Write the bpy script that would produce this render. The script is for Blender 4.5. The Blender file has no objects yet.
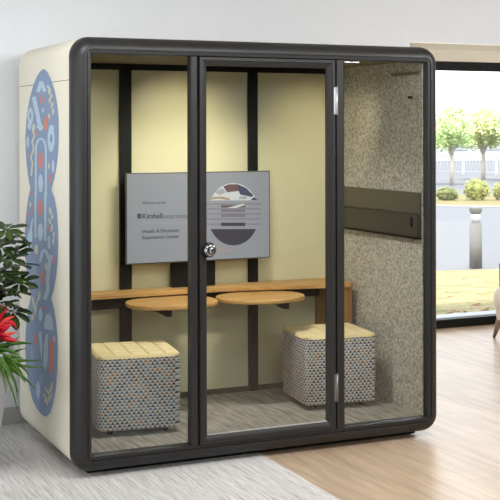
import bpy, bmesh, math, random
from mathutils import Vector, Matrix, noise as mnoise
random.seed(7)
sc = bpy.context.scene
COL = sc.collection
PI = math.pi

# ------------------------------------------------------------------ materials
def lin(c):
    return tuple((x/12.92 if x <= 0.04045 else ((x+0.055)/1.055)**2.4) for x in [v/255 for v in c])

def new_mat(name):
    m = bpy.data.materials.new(name); m.use_nodes = True
    nt = m.node_tree
    return m, nt, nt.nodes, nt.links, nt.nodes['Principled BSDF']

def ramp(nt, fac, stops, interp='LINEAR'):
    r = nt.nodes.new('ShaderNodeValToRGB'); r.color_ramp.interpolation = interp
    els = r.color_ramp.elements
    while len(els) < len(stops): els.new(0.5)
    for e, (p, c) in zip(els, stops):
        e.position = p; e.color = (*c, 1)
    nt.links.new(fac, r.inputs['Fac'])
    return r.outputs['Color']

def mat(name, rgb, rough=0.5, metal=0.0, spec=0.5, var=0.0, scale=20.0, bump=0.0, stretch=None, emit=None, alt=None):
    """rgb is the sRGB colour of the thing; var mixes a slightly different tone by noise."""
    m, nt, N, L, b = new_mat(name)
    b.inputs['Roughness'].default_value = rough
    b.inputs['Metallic'].default_value = metal
    b.inputs['Specular IOR Level'].default_value = spec
    c = lin(rgb)
    if var or bump or alt:
        tc = N.new('ShaderNodeTexCoord'); mp = N.new('ShaderNodeMapping')
        if stretch: mp.inputs['Scale'].default_value = stretch
        L.new(tc.outputs['Object'], mp.inputs['Vector'])
        nz = N.new('ShaderNodeTexNoise'); nz.inputs['Scale'].default_value = scale; nz.inputs['Detail'].default_value = 5
        L.new(mp.outputs['Vector'], nz.inputs['Vector'])
        c2 = lin(alt) if alt else tuple(x*(1-var) for x in c)
        c1 = c if alt else tuple(min(1, x*(1+var)) for x in c)
        out = ramp(nt, nz.outputs['Fac'], [(0.3, c2), (0.7, c1)])
        L.new(out, b.inputs['Base Color'])
        if bump:
            bp = N.new('ShaderNodeBump'); bp.inputs['Strength'].default_value = bump; bp.inputs['Distance'].default_value = 0.01
            L.new(nz.outputs['Fac'], bp.inputs['Height']); L.new(bp.outputs['Normal'], b.inputs['Normal'])
    else:
        b.inputs['Base Color'].default_value = (*c, 1)
    if emit is not None:
        b.inputs['Emission Color'].default_value = (*c, 1); b.inputs['Emission Strength'].default_value = emit
    return m

def glow(name, rgb, s=1.0):
    m, nt, N, L, b = new_mat(name)
    N.remove(b)
    e = N.new('ShaderNodeEmission'); e.inputs['Color'].default_value = (*lin(rgb), 1); e.inputs['Strength'].default_value = s
    L.new(e.outputs[0], N['Material Output'].inputs['Surface'])
    return m

def screen_mat(name, rgb):
    m, nt, N, L, b = new_mat(name)
    c = lin(rgb)
    b.inputs['Base Color'].default_value = (*[x*.5 for x in c], 1); b.inputs['Roughness'].default_value = .45; b.inputs['Specular IOR Level'].default_value = .15
    b.inputs['Emission Color'].default_value = (*c, 1); b.inputs['Emission Strength'].default_value = 1.12
    return m

def glass(name, tint=(0.93, 0.95, 0.93), k=1.0):
    m, nt, N, L, b = new_mat(name)
    N.remove(b)
    t = N.new('ShaderNodeBsdfTransparent'); t.inputs['Color'].default_value = (*tint, 1)
    g = N.new('ShaderNodeBsdfGlossy'); g.inputs['Roughness'].default_value = 0.0; g.inputs['Color'].default_value = (1, 1, 1, 1)
    f = N.new('ShaderNodeFresnel'); f.inputs['IOR'].default_value = 1.45
    mu = N.new('ShaderNodeMath'); mu.operation = 'MULTIPLY'; mu.inputs[1].default_value = k
    L.new(f.outputs[0], mu.inputs[0])
    mx = N.new('ShaderNodeMixShader')
    L.new(mu.outputs[0], mx.inputs[0]); L.new(t.outputs[0], mx.inputs[1]); L.new(g.outputs[0], mx.inputs[2])
    L.new(mx.outputs[0], N['Material Output'].inputs['Surface'])
    return m

def wood(name, a, b_, along='X', scale=6.0, rough=0.45):
    m, nt, N, L, b = new_mat(name)
    tc = N.new('ShaderNodeTexCoord'); mp = N.new('ShaderNodeMapping')
    s = {'X': (0.6, 9, 9), 'Y': (9, 0.6, 9), 'Z': (9, 9, 0.6)}[along]
    mp.inputs['Scale'].default_value = s
    L.new(tc.outputs['Object'], mp.inputs['Vector'])
    nz = N.new('ShaderNodeTexNoise'); nz.inputs['Scale'].default_value = scale; nz.inputs['Detail'].default_value = 6
    nz.inputs['Distortion'].default_value = 0.4
    L.new(mp.outputs['Vector'], nz.inputs['Vector'])
    L.new(ramp(nt, nz.outputs['Fac'], [(0.3, lin(b_)), (0.65, lin(a))]), b.inputs['Base Color'])
    b.inputs['Roughness'].default_value = rough
    return m

M = {}
M['frame'] = mat('dark_bronze_frame', (36, 34, 33), rough=0.42, spec=.38, var=0.04, scale=300)
M['black'] = mat('black_metal', (15, 15, 16), rough=0.5, spec=.25)
M['gasket'] = mat('black_rubber', (10, 10, 10), rough=0.9)
M['shell'] = mat('cream_panel', (224, 217, 198), rough=0.55, var=0.015, scale=40)
M['wall'] = mat('wall_paint', (220, 221, 223), rough=0.9, var=0.01, scale=30)
M['wall_dark'] = mat('dark_wall_paint', (74, 72, 70), rough=0.9, var=0.02, scale=8)
M['ceiling'] = mat('ceiling_paint', (205, 203, 200), rough=0.95, var=0.01, scale=15)
M['soffit'] = mat('cream_soffit', (252, 248, 236), rough=0.8, var=0.02, scale=25)
M['base'] = mat('grey_baseboard', (172, 169, 165), rough=0.6, var=0.03, scale=40)
M['back'] = mat('pale_yellow_glass_board', (214, 207, 174), rough=0.3, var=0.015, scale=12)
M['inner_floor'] = mat('booth_carpet', (176, 168, 158), rough=0.95, scale=6, stretch=(9, 1.0, 1), alt=(118, 111, 104), bump=0.2)
M['inner_ceiling'] = mat('booth_ceiling', (120, 108, 84), rough=0.9, var=0.08, scale=60)
M['oak'] = wood('oak_veneer', (206, 162, 100), (172, 126, 70), 'X')
M['oak_v'] = wood('oak_veneer_upright', (176, 132, 76), (140, 100, 56), 'Z')
M['walnut'] = wood('brown_leg_wood', (136, 104, 76), (100, 74, 52), 'Z', 8)
M['chrome'] = mat('chrome', (215, 215, 215), rough=0.15, metal=1.0)
M['steel'] = mat('bright_steel', (205, 205, 208), rough=0.35, metal=0.7)
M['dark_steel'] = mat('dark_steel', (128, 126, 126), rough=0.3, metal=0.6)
M['band'] = mat('olive_grey_panel', (92, 86, 72), rough=0.35, var=0.02, scale=30)
M['band_low'] = mat('dark_taupe_panel', (70, 63, 54), rough=0.4, var=0.02, scale=30)
M['grey_metal'] = mat('grey_panel', (126, 120, 108), rough=0.6)
M['glass'] = glass('clear_glass', (0.91, 0.93, 0.91), 0.8)
M['win_glass'] = glass('window_glass', (0.97, 0.98, 0.98), 0.8)
M['pot'] = mat('grey_planter', (186, 184, 186), rough=0.65, var=0.02, scale=25)
M['soil'] = mat('potting_soil', (58, 46, 36), rough=1.0, var=0.3, scale=80, bump=0.6)
M['leaf'] = mat('bromeliad_leaf', (92, 134, 42), rough=0.5, spec=.3, scale=8, alt=(36, 72, 20))
M['leaf_dark'] = mat('umbrella_tree_leaf', (66, 90, 30), rough=0.38, spec=.4, scale=14, alt=(28, 46, 16))
M['stem'] = mat('green_stem', (92, 90, 52), rough=0.7, var=0.15, scale=40)
M['bract'] = mat('red_bract', (226, 28, 52), rough=0.4, scale=10, alt=(190, 14, 38))
M['bract_tip'] = mat('coral_bract', (246, 92, 72), rough=0.45, scale=12, alt=(228, 50, 60))
M['cushion'] = mat('cream_upholstery', (232, 216, 198), rough=0.9, var=0.03, scale=120, bump=0.1)
M['screen_bezel'] = mat('grey_screen_bezel', (84, 77, 72), rough=0.4)
M['road'] = mat('pale_asphalt', (97, 98, 103), rough=0.9, var=0.03, scale=1.5)
M['kerb'] = mat('pale_kerb', (122, 119, 116), rough=0.9, var=0.03, scale=6)
M['verge'] = mat('dry_verge_grass', (122, 114, 70), rough=1.0, scale=2.5, alt=(110, 98, 64))
M['concrete'] = mat('pale_concrete', (104, 102, 100), rough=0.85, var=0.04, scale=12)
M['white_paint'] = mat('white_paint', (164, 166, 170), rough=0.7, var=0.01, scale=4)
M['lens'] = mat('frosted_lamp_lens', (176, 180, 184), rough=0.3)
M['trunk'] = mat('pale_tree_bark', (176, 166, 154), rough=0.95, var=0.12, scale=8)
M['tree_a'] = mat('tree_foliage', (206, 218, 158), rough=0.8, scale=2.2, alt=(158, 188, 118))
M['tree_b'] = mat('yellow_green_foliage', (208, 210, 152), rough=0.8, scale=2.2, alt=(176, 186, 124))
M['bush_a'] = mat('bush_foliage', (158, 156, 96), rough=0.8, scale=3, alt=(128, 134, 76))
M['bush_b'] = mat('bush_foliage_green', (140, 142, 98), rough=0.8, scale=3, alt=(108, 116, 70))
M['dead_leaf'] = mat('fallen_leaf', (126, 86, 58), rough=0.9, var=0.15, scale=30)
M['tan_fabric'] = None

# pale yellow quilted seat fabric
M['pad'] = mat('pale_yellow_seat_fabric', (232, 212, 166), rough=0.95, var=0.05, scale=160, bump=0.08)

def felt(name, a, b_):
    m, nt, N, L, b = new_mat(name)
    tc = N.new('ShaderNodeTexCoord')
    v = N.new('ShaderNodeTexNoise'); v.inputs['Scale'].default_value = 75; v.inputs['Detail'].default_value = 4; v.inputs['Roughness'].default_value = 0.7
    L.new(tc.outputs['Object'], v.inputs['Vector'])
    L.new(ramp(nt, v.outputs['Fac'], [(0.38, lin(b_)), (0.62, lin(a))]), b.inputs['Base Color'])
    b.inputs['Roughness'].default_value = 1.0; b.inputs['Specular IOR Level'].default_value = 0.1
    bp = N.new('ShaderNodeBump'); bp.inputs['Strength'].default_value = 0.15; bp.inputs['Distance'].default_value = 0.005
    L.new(v.outputs['Fac'], bp.inputs['Height']); L.new(bp.outputs['Normal'], b.inputs['Normal'])
    return m
M['felt'] = felt('grey_acoustic_felt', (228, 222, 212), (152, 147, 139))

def triangle_fabric():
    m, nt, N, L, b = new_mat('triangle_weave_fabric')
    tc = N.new('ShaderNodeTexCoord'); sx = N.new('ShaderNodeSeparateXYZ')
    L.new(tc.outputs['Object'], sx.inputs[0])
    def math_(op, a, bb=None, c=None):
        n = N.new('ShaderNodeMath'); n.operation = op
        for i, v in enumerate((a, bb, c)):
            if v is None: continue
            if hasattr(v, 'is_linked') or hasattr(v, 'links'): L.new(v, n.inputs[i])
            else: n.inputs[i].default_value = v
        return n.outputs[0]
    h = math_('SUBTRACT', sx.outputs['X'], sx.outputs['Y'])
    W, H = 0.0250, 0.0158
    zr = math_('DIVIDE', sx.outputs['Z'], H)
    row = math_('FLOOR', zr); fz = math_('SUBTRACT', zr, row)
    off = math_('MULTIPLY', math_('MODULO', row, 2.0), 0.5)
    cr = math_('ADD', math_('DIVIDE', h, W), off)
    cell = math_('FLOOR', cr); fx = math_('SUBTRACT', cr, cell)
    d = math_('MULTIPLY', math_('ABSOLUTE', math_('SUBTRACT', fx, 0.5)), 2.0)
    # upright coloured triangle inside each cell, pale ground around it
    lim = math_('SUBTRACT', 1.10, fz)
    tri = math_('MULTIPLY', math_('LESS_THAN', d, lim), math_('GREATER_THAN', fz, 0.12))
    cx = N.new('ShaderNodeCombineXYZ'); L.new(cell, cx.inputs[0]); L.new(row, cx.inputs[1])
    wn = N.new('ShaderNodeTexWhiteNoise'); wn.noise_dimensions = '2D'; L.new(cx.outputs[0], wn.inputs['Vector'])
    cols = ramp(nt, wn.outputs['Value'], [(0.0, lin((62, 74, 114))), (0.3, lin((104, 116, 152))), (0.5, lin((164, 112, 92))),
                                          (0.66, lin((70, 58, 74))), (0.82, lin((140, 140, 156)))], 'CONSTANT')
    mx = N.new('ShaderNodeMix'); mx.data_type = 'RGBA'
    L.new(tri, mx.inputs['Factor'])
    mx.inputs['A'].default_value = (*lin((226, 222, 218)), 1); L.new(cols, mx.inputs['B'])
    L.new(mx.outputs['Result'], b.inputs['Base Color'])
    b.inputs['Roughness'].default_value = 0.95; b.inputs['Specular IOR Level'].default_value = 0.2
    return m
M['fabric'] = triangle_fabric()

def floor_wood():
    m, nt, N, L, b = new_mat('light_oak_vinyl_planks')
    tc = N.new('ShaderNodeTexCoord'); mp = N.new('ShaderNodeMapping')
    mp.inputs['Rotation'].default_value = (0, 0, PI/2)
    L.new(tc.outputs['Object'], mp.inputs['Vector'])
    br = N.new('ShaderNodeTexBrick'); br.inputs['Scale'].default_value = 1.0
    br.inputs['Brick Width'].default_value = 1.2; br.inputs['Row Height'].default_value = 0.15
    br.inputs['Mortar Size'].default_value = 0.0012; br.offset = 0.37
    br.inputs['Color1'].default_value = (*lin((200, 176, 150)), 1); br.inputs['Color2'].default_value = (*lin((186, 160, 134)), 1)
    br.inputs['Mortar'].default_value = (*lin((150, 122, 96)), 1)
    L.new(mp.outputs['Vector'], br.inputs['Vector'])
    m2 = N.new('ShaderNodeMapping'); m2.inputs['Scale'].default_value = (7, 0.7, 1)
    L.new(tc.outputs['Object'], m2.inputs['Vector'])
    nz = N.new('ShaderNodeTexNoise'); nz.inputs['Scale'].default_value = 3.0; nz.inputs['Detail'].default_value = 7; nz.inputs['Distortion'].default_value = 0.6
    L.new(m2.outputs['Vector'], nz.inputs['Vector'])
    g = ramp(nt, nz.outputs['Fac'], [(0.3, (0.66, 0.63, 0.60)), (0.62, (1.06, 1.05, 1.03))])
    mx = N.new('ShaderNodeMix'); mx.data_type = 'RGBA'; mx.blend_type = 'MULTIPLY'; mx.inputs['Factor'].default_value = 0.75
    L.new(br.outputs['Color'], mx.inputs['A']); L.new(g, mx.inputs['B'])
    L.new(mx.outputs['Result'], b.inputs['Base Color'])
    b.inputs['Roughness'].default_value = 0.36; b.inputs['Specular IOR Level'].default_value = 0.8
    return m
M['floor'] = floor_wood()

def carpet():
    m, nt, N, L, b = new_mat('light_grey_striated_carpet')
    tc = N.new('ShaderNodeTexCoord')
    mp = N.new('ShaderNodeMapping'); mp.inputs['Scale'].default_value = (110, 4, 1)
    L.new(tc.outputs['Object'], mp.inputs['Vector'])
    n1 = N.new('ShaderNodeTexNoise'); n1.inputs['Scale'].default_value = 1.0; n1.inputs['Detail'].default_value = 6; n1.inputs['Roughness'].default_value = 0.75
    L.new(mp.outputs['Vector'], n1.inputs['Vector'])
    m2 = N.new('ShaderNodeMapping'); m2.inputs['Scale'].default_value = (30, 1.2, 1)
    L.new(tc.outputs['Object'], m2.inputs['Vector'])
    n2 = N.new('ShaderNodeTexNoise'); n2.inputs['Scale'].default_value = 1.0; n2.inputs['Detail'].default_value = 3
    L.new(m2.outputs['Vector'], n2.inputs['Vector'])
    c1 = ramp(nt, n1.outputs['Fac'], [(0.32, lin((150, 145, 140))), (0.5, lin((206, 202, 198))), (0.7, lin((224, 221, 218)))])
    c2 = ramp(nt, n2.outputs['Fac'], [(0.3, (0.93, 0.93, 0.93)), (0.7, (1.04, 1.04, 1.04))])
    mx = N.new('ShaderNodeMix'); mx.data_type = 'RGBA'; mx.blend_type = 'MULTIPLY'; mx.inputs['Factor'].default_value = 1.0
    L.new(c1, mx.inputs['A']); L.new(c2, mx.inputs['B'])
    L.new(mx.outputs['Result'], b.inputs['Base Color'])
    b.inputs['Roughness'].default_value = 1.0; b.inputs['Specular IOR Level'].default_value = 0.1
    bp = N.new('ShaderNodeBump'); bp.inputs['Strength'].default_value = 0.3; bp.inputs['Distance'].default_value = 0.01
    L.new(n1.outputs['Fac'], bp.inputs['Height']); L.new(bp.outputs['Normal'], b.inputs['Normal'])
    return m
M['carpet'] = carpet()

def lawn():
    m, nt, N, L, b = new_mat('autumn_lawn')
    tc = N.new('ShaderNodeTexCoord')
    n1 = N.new('ShaderNodeTexNoise'); n1.inputs['Scale'].default_value = 3.2; n1.inputs['Detail'].default_value = 8; n1.inputs['Roughness'].default_value = 0.8
    L.new(tc.outputs['Object'], n1.inputs['Vector'])
    L.new(ramp(nt, n1.outputs['Fac'], [(0.34, lin((66, 82, 40))), (0.5, lin((128, 120, 80))), (0.64, lin((150, 134, 104)))]), b.inputs['Base Color'])
    b.inputs['Roughness'].default_value = 1.0
    return m
M['lawn'] = lawn()

# ------------------------------------------------------------------ mesh helpers
class MB:
    """collects faces and links them as one mesh object"""
    def __init__(self): self.bm = bmesh.new(); self.mats = []
    def mi(self, m):
        if m is None: return 0
        if m not in self.mats: self.mats.append(m)
        return self.mats.index(m)
    def box(self, x0, x1, y0, y1, z0, z1, m=None, bevel=0.0, seg=2):
        bm = bmesh.new(); bmesh.ops.create_cube(bm, size=1.0)
        for v in bm.verts:
            v.co = Vector(((x0+x1)/2 + v.co.x*(x1-x0), (y0+y1)/2 + v.co.y*(y1-y0), (z0+z1)/2 + v.co.z*(z1-z0)))
        if bevel: bmesh.ops.bevel(bm, geom=bm.edges[:], offset=bevel, segments=seg, profile=0.5, affect='EDGES')
        self.merge(bm, m); return self
    def merge(self, bm, m=None, mtx=None):
        i = self.mi(m); mp = {}
        for v in bm.verts: mp[v] = self.bm.verts.new(mtx @ v.co if mtx else v.co)
        for f in bm.faces:
            try:
                nf = self.bm.faces.new([mp[v] for v in f.verts]); nf.material_index = i; nf.smooth = f.smooth
            except ValueError: pass
        bm.free()
    def cyl(self, p0, p1, r0, r1=None, n=20, m=None, caps=True):
        r1 = r0 if r1 is None else r1
        p0, p1 = Vector(p0), Vector(p1); d = (p1-p0).normalized()
        a = d.orthogonal().normalized(); b = d.cross(a); i = self.mi(m)
        A = [self.bm.verts.new(p0 + (a*math.cos(t)+b*math.sin(t))*r0) for t in [2*PI*k/n for k in range(n)]]
        B = [self.bm.verts.new(p1 + (a*math.cos(t)+b*math.sin(t))*r1) for t in [2*PI*k/n for k in range(n)]]
        for k in range(n):
            f = self.bm.faces.new((A[k], A[(k+1) % n], B[(k+1) % n], B[k])); f.material_index = i; f.smooth = True
        if caps:
            for l in (A[::-1], B):
                f = self.bm.faces.new(l); f.material_index = i
        return self
    def lathe(self, prof, c=(0, 0, 0), n=40, m=None):
        i = self.mi(m); c = Vector(c); rings = []
        for r, z in prof:
            rings.append([self.bm.verts.new(c + Vector((r*math.cos(2*PI*k/n), r*math.sin(2*PI*k/n), z))) for k in range(n)])
        for A, B in zip(rings, rings[1:]):
            for k in range(n):
                f = self.bm.faces.new((A[k], A[(k+1) % n], B[(k+1) % n], B[k])); f.material_index = i; f.smooth = True
        for R, rev in ((rings[0], True), (rings[-1], False)):
            f = self.bm.faces.new(R[::-1] if rev else R); f.material_index = i
        return self
    def tube(self, pts, r, n=8, m=None):
        pts = [Vector(p) for p in pts]; i = self.mi(m); rings = []
        for k, p in enumerate(pts):
            d = (pts[min(k+1, len(pts)-1)] - pts[max(k-1, 0)]).normalized()
            a = d.orthogonal().normalized() if abs(d.z) > .95 else d.cross(Vector((0, 0, 1))).normalized(); b = d.cross(a)
            rr = r[k] if isinstance(r, (list, tuple)) else r
            rings.append([self.bm.verts.new(p + (a*math.cos(2*PI*q/n)+b*math.sin(2*PI*q/n))*rr) for q in range(n)])
        for A, B in zip(rings, rings[1:]):
            for q in range(n):
                f = self.bm.faces.new((A[q], A[(q+1) % n], B[(q+1) % n], B[q])); f.material_index = i; f.smooth = True
        for R in (rings[0], rings[-1]):
            f = self.bm.faces.new(R); f.material_index = i
        return self
    def prism(self, pts, h0, h1, axis='Z', m=None):
        """pts: 2-D outline extruded along an axis from h0 to h1"""
        def P(a, b, h): return Vector((a, b, h)) if axis == 'Z' else (Vector((a, h, b)) if axis == 'Y' else Vector((h, a, b)))
        i = self.mi(m)
        A = [self.bm.verts.new(P(a, b, h0)) for a, b in pts]; B = [self.bm.verts.new(P(a, b, h1)) for a, b in pts]
        n = len(pts)
        for k in range(n):
            f = self.bm.faces.new((A[k], A[(k+1) % n], B[(k+1) % n], B[k])); f.material_index = i
        for l in (A[::-1], B):
            f = self.bm.faces.new(l); f.material_index = i
        return self
    def faces(self, polys, m=None, smooth=False):
        i = self.mi(m)
        for p in polys:
            f = self.bm.faces.new([self.bm.verts.new(Vector(q)) for q in p]); f.material_index = i; f.smooth = smooth
        return self
    def build(self, name, mt=None, parent=None, smooth=None, weld=False, bevel=None):
        if weld: bmesh.ops.remove_doubles(self.bm, verts=self.bm.verts[:], dist=1e-5)
        bmesh.ops.recalc_face_normals(self.bm, faces=self.bm.faces[:])
        me = bpy.data.meshes.new(name)
        if smooth is not None:
            for f in self.bm.faces: f.smooth = True
        self.bm.to_mesh(me); self.bm.free()
        ms = [x for x in self.mats if x is not None]
        if ms:
            for x in ms: me.materials.append(x)
        elif mt: me.materials.append(mt)
        if smooth is not None:
            try: me.set_sharp_from_angle(angle=math.radians(smooth))
            except Exception: pass
        o = bpy.data.objects.new(name, me); COL.objects.link(o)
        if parent:
            o.parent = parent
            o.matrix_parent_inverse = Matrix.Translation(-parent.location) if parent.type == 'EMPTY' and parent.get('world_parts') else Matrix()
        if bevel:
            md = o.modifiers.new('Bevel', 'BEVEL'); md.width = bevel; md.segments = 2; md.limit_method = 'ANGLE'
        return o

def empty(name, loc, label, cat, group=None, rz=0, world_parts=True):
    o = bpy.data.objects.new(name, None); COL.objects.link(o)
    o.location = loc; o.rotation_euler.z = rz; o.empty_display_size = 0.1
    tag(o, label, cat, group)
    if world_parts: o['world_parts'] = 1      # its parts are modelled in world coordinates
    return o
def tag(o, label, cat, group=None):
    o['label'] = label; o['category'] = cat
    if group: o['group'] = group
    return o
def struct(o): o['kind'] = 'structure'; return o
def copy_tree(o, parent=None):
    c = o.copy(); COL.objects.link(c)
    if parent: c.parent = parent
    for ch in [x for x in COL.objects if x.parent == o]: copy_tree(ch, c)
    return c

def rrect(x0, x1, z0, z1, r, n=8):
    r = max(r, 1e-4); P = []
    for cx, cz, a0 in ((x1-r, z0+r, -PI/2), (x1-r, z1-r, 0), (x0+r, z1-r, PI/2), (x0+r, z0+r, PI)):
        for k in range(n+1):
            a = a0 + PI/2*k/n; P.append((cx+r*math.cos(a), cz+r*math.sin(a)))
    return P

def ring_sweep(mb, x0, x1, z0, z1, R, prof, m=None, n=8):
    """sweep a closed profile of (inset, y) round a rounded rectangle standing in the xz plane"""
    i = mb.mi(m); rings = []
    for d, y in prof:
        rings.append([mb.bm.verts.new(Vector((a, y, b))) for a, b in rrect(x0+d, x1-d, z0+d, z1-d, R-d if d < .0655 else 0, n)])
    c = len(rings[0])
    for A, B in zip(rings, rings[1:]+rings[:1]):
        for k in range(c):
            f = mb.bm.faces.new((A[k], A[(k+1) % c], B[(k+1) % c], B[k])); f.material_index = i; f.smooth = True

# ------------------------------------------------------------------ camera
CAM = Vector((-1.63008, -5.71462, 1.71905)); YAW = math.radians(24.34672); F = 1206.80
cd = bpy.data.cameras.new('camera'); cam = bpy.data.objects.new('camera', cd); COL.objects.link(cam)
cd.sensor_width = 36; cd.sensor_fit = 'HORIZONTAL'; cd.lens = F/500*36
cd.shift_y = -(250-130.4036)/500; cd.clip_end = 500
cam.location = CAM
cam.rotation_euler = (Matrix.Rotation(-YAW, 3, 'Z') @ Matrix.Rotation(PI/2, 3, 'X') @ Matrix.Rotation(math.radians(-0.105), 3, 'Z')).to_euler()
sc.camera = cam

# ------------------------------------------------------------------ room
YB, YW, XJ = 1.29, 3.15, 2.73            # back wall, window wall, end of the back wall
XL, XR, YF, ZC, ZS = -3.2, 8.6, -9.0, 3.0, 2.315
struct(MB().box(XL-.1, XR+.1, YF-.1, YW+.1, -.12, 0).build('floor', M['floor']))
MBc = MB().box(XL, 1.055, -8.95, YB, 0.0005, 0.006).build('carpet', M['carpet'])
tag(MBc, 'light grey striated carpet running under the left half of the booth', 'carpet')
struct(MB().box(XL, XJ, YB, YB+.15, 0, ZC).build('wall_back', M['wall']))
struct(MB().box(XJ-.15, XJ, YB+.15, YW+.1, 0, ZC).build('wall_alcove', M['wall']))
YK, ZK = YB+.52, 2.46                    # deep beam in line with the back wall, then the window head
struct(MB().box(XJ, XR+.1, YB, YK-.02, ZS+.003, ZC).build('wall_bulkhead', M['wall']))
struct(MB().box(XJ, XR+.1, YB+.001, YK, ZS-.003, ZS+.003).build('trim_1', M['soffit']))
struct(MB().box(XJ, XR+.1, YK-.02, YW+.1, ZK, ZK+.06).build('ceiling_soffit', M['soffit']))
struct(MB().box(XJ, XR+.1, YW-.02, YW+.1, ZS, ZK).build('wall_header', M['soffit']))
WLa, WLb, WLz0, WLz1 = -5.6, 1.1, .06, 2.35                # unseen window added in the left wall to light the booth side
lw = MB(); lw.box(XL-.12, XL, YF, WLa, 0, ZC); lw.box(XL-.12, XL, WLb, YB+.1, 0, ZC)
lw.box(XL-.12, XL, WLa, WLb, 0, WLz0); lw.box(XL-.12, XL, WLa, WLb, WLz1, ZC)
struct(lw.build('wall_left', M['wall']))
w2 = struct(empty('added_window', (XL-.06, (WLa+WLb)/2, WLz0), '', '')); del w2['label']; del w2['category']
wf = MB()
for a, b in ((WLa, WLa+.05), (-1.175, -1.125), (-3.425, -3.375), (WLb-.05, WLb)): wf.box(XL-.10, XL-.03, a, b, WLz0, WLz1)
wf.box(XL-.10, XL-.03, WLa, WLb, WLz0, WLz0+.05); wf.box(XL-.10, XL-.03, WLa, WLb, WLz1-.05, WLz1)
wf.build('window_frame', M['black'], w2)
MB().box(XL-.068, XL-.062, WLa+.04, WLb-.04, WLz0+.04, WLz1-.04).build('window_pane', M['win_glass'], w2)
struct(MB().box(XR, XR+.12, YF, YW+.1, 0, ZC).build('wall_right', M['wall']))
struct(MB().box(XL-.1, XR+.1, YF-.12, YF, 0, ZC).build('wall_front', M['wall_dark']))
struct(MB().box(XL-.1, XR+.1, YF-.1, YW+.1, ZC, ZC+.1).build('ceiling', M['ceiling']))
struct(MB().box(XL, XJ-.15, YB-.014, YB, 0.004, .105, bevel=.004).build('baseboard_back', M['base']))

# window: black frame and one wide pane
w = empty('window_1', (5.6, YW, 0), 'wide black framed window beside the booth', 'window')
del w['label']; del w['category']; struct(w)
WX0, WX1 = XJ, XR
fr = MB()
fr.box(WX0, WX1, YW-.03, YW+.05, ZS-.078, ZS, bevel=.004)
fr.box(WX0, WX1, YW-.03, YW+.05, 0.001, .075, bevel=.004)
fr.box(WX0, WX0+.06, YW-.03, YW+.05, .075, ZS-.078)
fr.box(WX1-.06, WX1, YW-.03, YW+.05, .075, ZS-.078)
fr.box(6.4, 6.46, YW-.03, YW+.05, .075, ZS-.078)
fr.build('window_frame', M['black'], w)
MB().box(WX0+.05, WX1-.05, YW+.02, YW+.026, .07, ZS-.07).build('window_pane', M['win_glass'], w)
MB().box(WX0, WX1, YW+.05, YW+.22, -.02, .08, bevel=.005).build('window_sill', M['white_paint'], w)

# ------------------------------------------------------------------ office booth
U0, U1, ZB, ZT, D = .014, 2.13, .03, 2.186, 1.12
VS = .088; R = .098
booth = empty('office_booth', (1.07, .55, 0), 'glass fronted cream office booth with dark bronze frame and rounded corners', 'booth')

# bullnosed frame round the front
fm = MB(); prof = [(0, VS)]
for k in range(1, 9):
    a = PI/2*k/8; prof.append((.06*(1-math.cos(a)), VS*(1-math.sin(a))))
prof += [(.0645, 0), (.0665, .005), (.0685, .005), (.0705, .0015), (.085, .003), (.0925, .022), (.0925, .040), (.052, .040), (.050, VS)]
ring_sweep(fm, U0, U1, ZB, ZT, R, prof, n=10)
frame = fm.build('front_frame', M['frame'], booth, weld=True, smooth=40)
# hairline joints of the frame at its corners, following its profile
def joint(fn):
    mb = MB(); pts = [(d-.0005, y-.0005) for d, y in prof[:9]]
    rows = [[mb.bm.verts.new(fn(d, y, t)) for t in (-.0006, .0006)] for d, y in pts] 
    low = [[mb.bm.verts.new(fn(d+.001, y+.001, t)) for t in (-.0006, .0006)] for d, y in pts]
    for a in range(len(pts)-1):
        mb.bm.faces.new((rows[a][0], rows[a][1], rows[a+1][1], rows[a+1][0])); mb.bm.faces.new((low[a][0], low[a][1], low[a+1][1], low[a+1][0]))
    mb.build('corner_joint', M['gasket'], booth)
for fn in (lambda d, y, t: (U0+R+t, y, ZT-d), lambda d, y, t: (U1-R+t, y, ZT-d), lambda d, y, t: (U0+R+t, y, ZB+d), lambda d, y, t: (U1-R+t, y, ZB+d),
           lambda d, y, t: (U0+d, y, ZT-R+t), lambda d, y, t: (U1-d, y, ZT-R+t), lambda d, y, t: (U0+d, y, ZB+R+t), lambda d, y, t: (U1-d, y, ZB+R+t)):
    joint(fn)

# shell: lower body and roof cap, parted by a seam
SEAM = 1.971
def shell_part(name, z_lo, z_hi, side=None):
    out = rrect(U0, U1, ZB+.008, ZT, R, 10); inn = rrect(U0+.05, U1-.05, ZB+.058, ZT-.05, R-.05, 10)
    mb = MB(); n = len(out)
    def clip(pts): return pts
    bm = mb.bm
    A = [bm.verts.new((a, VS, b)) for a, b in out]; B = [bm.verts.new((a, D, b)) for a, b in out]
    C_ = [bm.verts.new((a, VS, b)) for a, b in inn]; E_ = [bm.verts.new((a, D, b)) for a, b in inn]
    for k in range(n):
        j = (k+1) % n
        for q in ((A[k], A[j], B[j], B[k]), (C_[k], C_[j], E_[j], E_[k]), (B[k], B[j], E_[j], E_[k]), (A[k], A[j], C_[j], C_[k])):
            f = bm.faces.new(q); f.smooth = True
    for zc, keep_above in ((z_lo, True), (z_hi, False)):
        if zc is None: continue
        g = bm.verts[:]+bm.edges[:]+bm.faces[:]
        r = bmesh.ops.bisect_plane(bm, geom=g, plane_co=(0, 0, zc), plane_no=(0, 0, 1), clear_inner=keep_above, clear_outer=not keep_above)
        ed = [e for e in r['geom_cut'] if isinstance(e, bmesh.types.BMEdge)]
        try: bmesh.ops.holes_fill(bm, edges=ed)
        except Exception: pass
    return mb.build(name, M['shell'], booth, smooth=40)
shell_part('body_shell', None, SEAM-.0015)
shell_part('roof_cap', SEAM+.0015, None)
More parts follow.
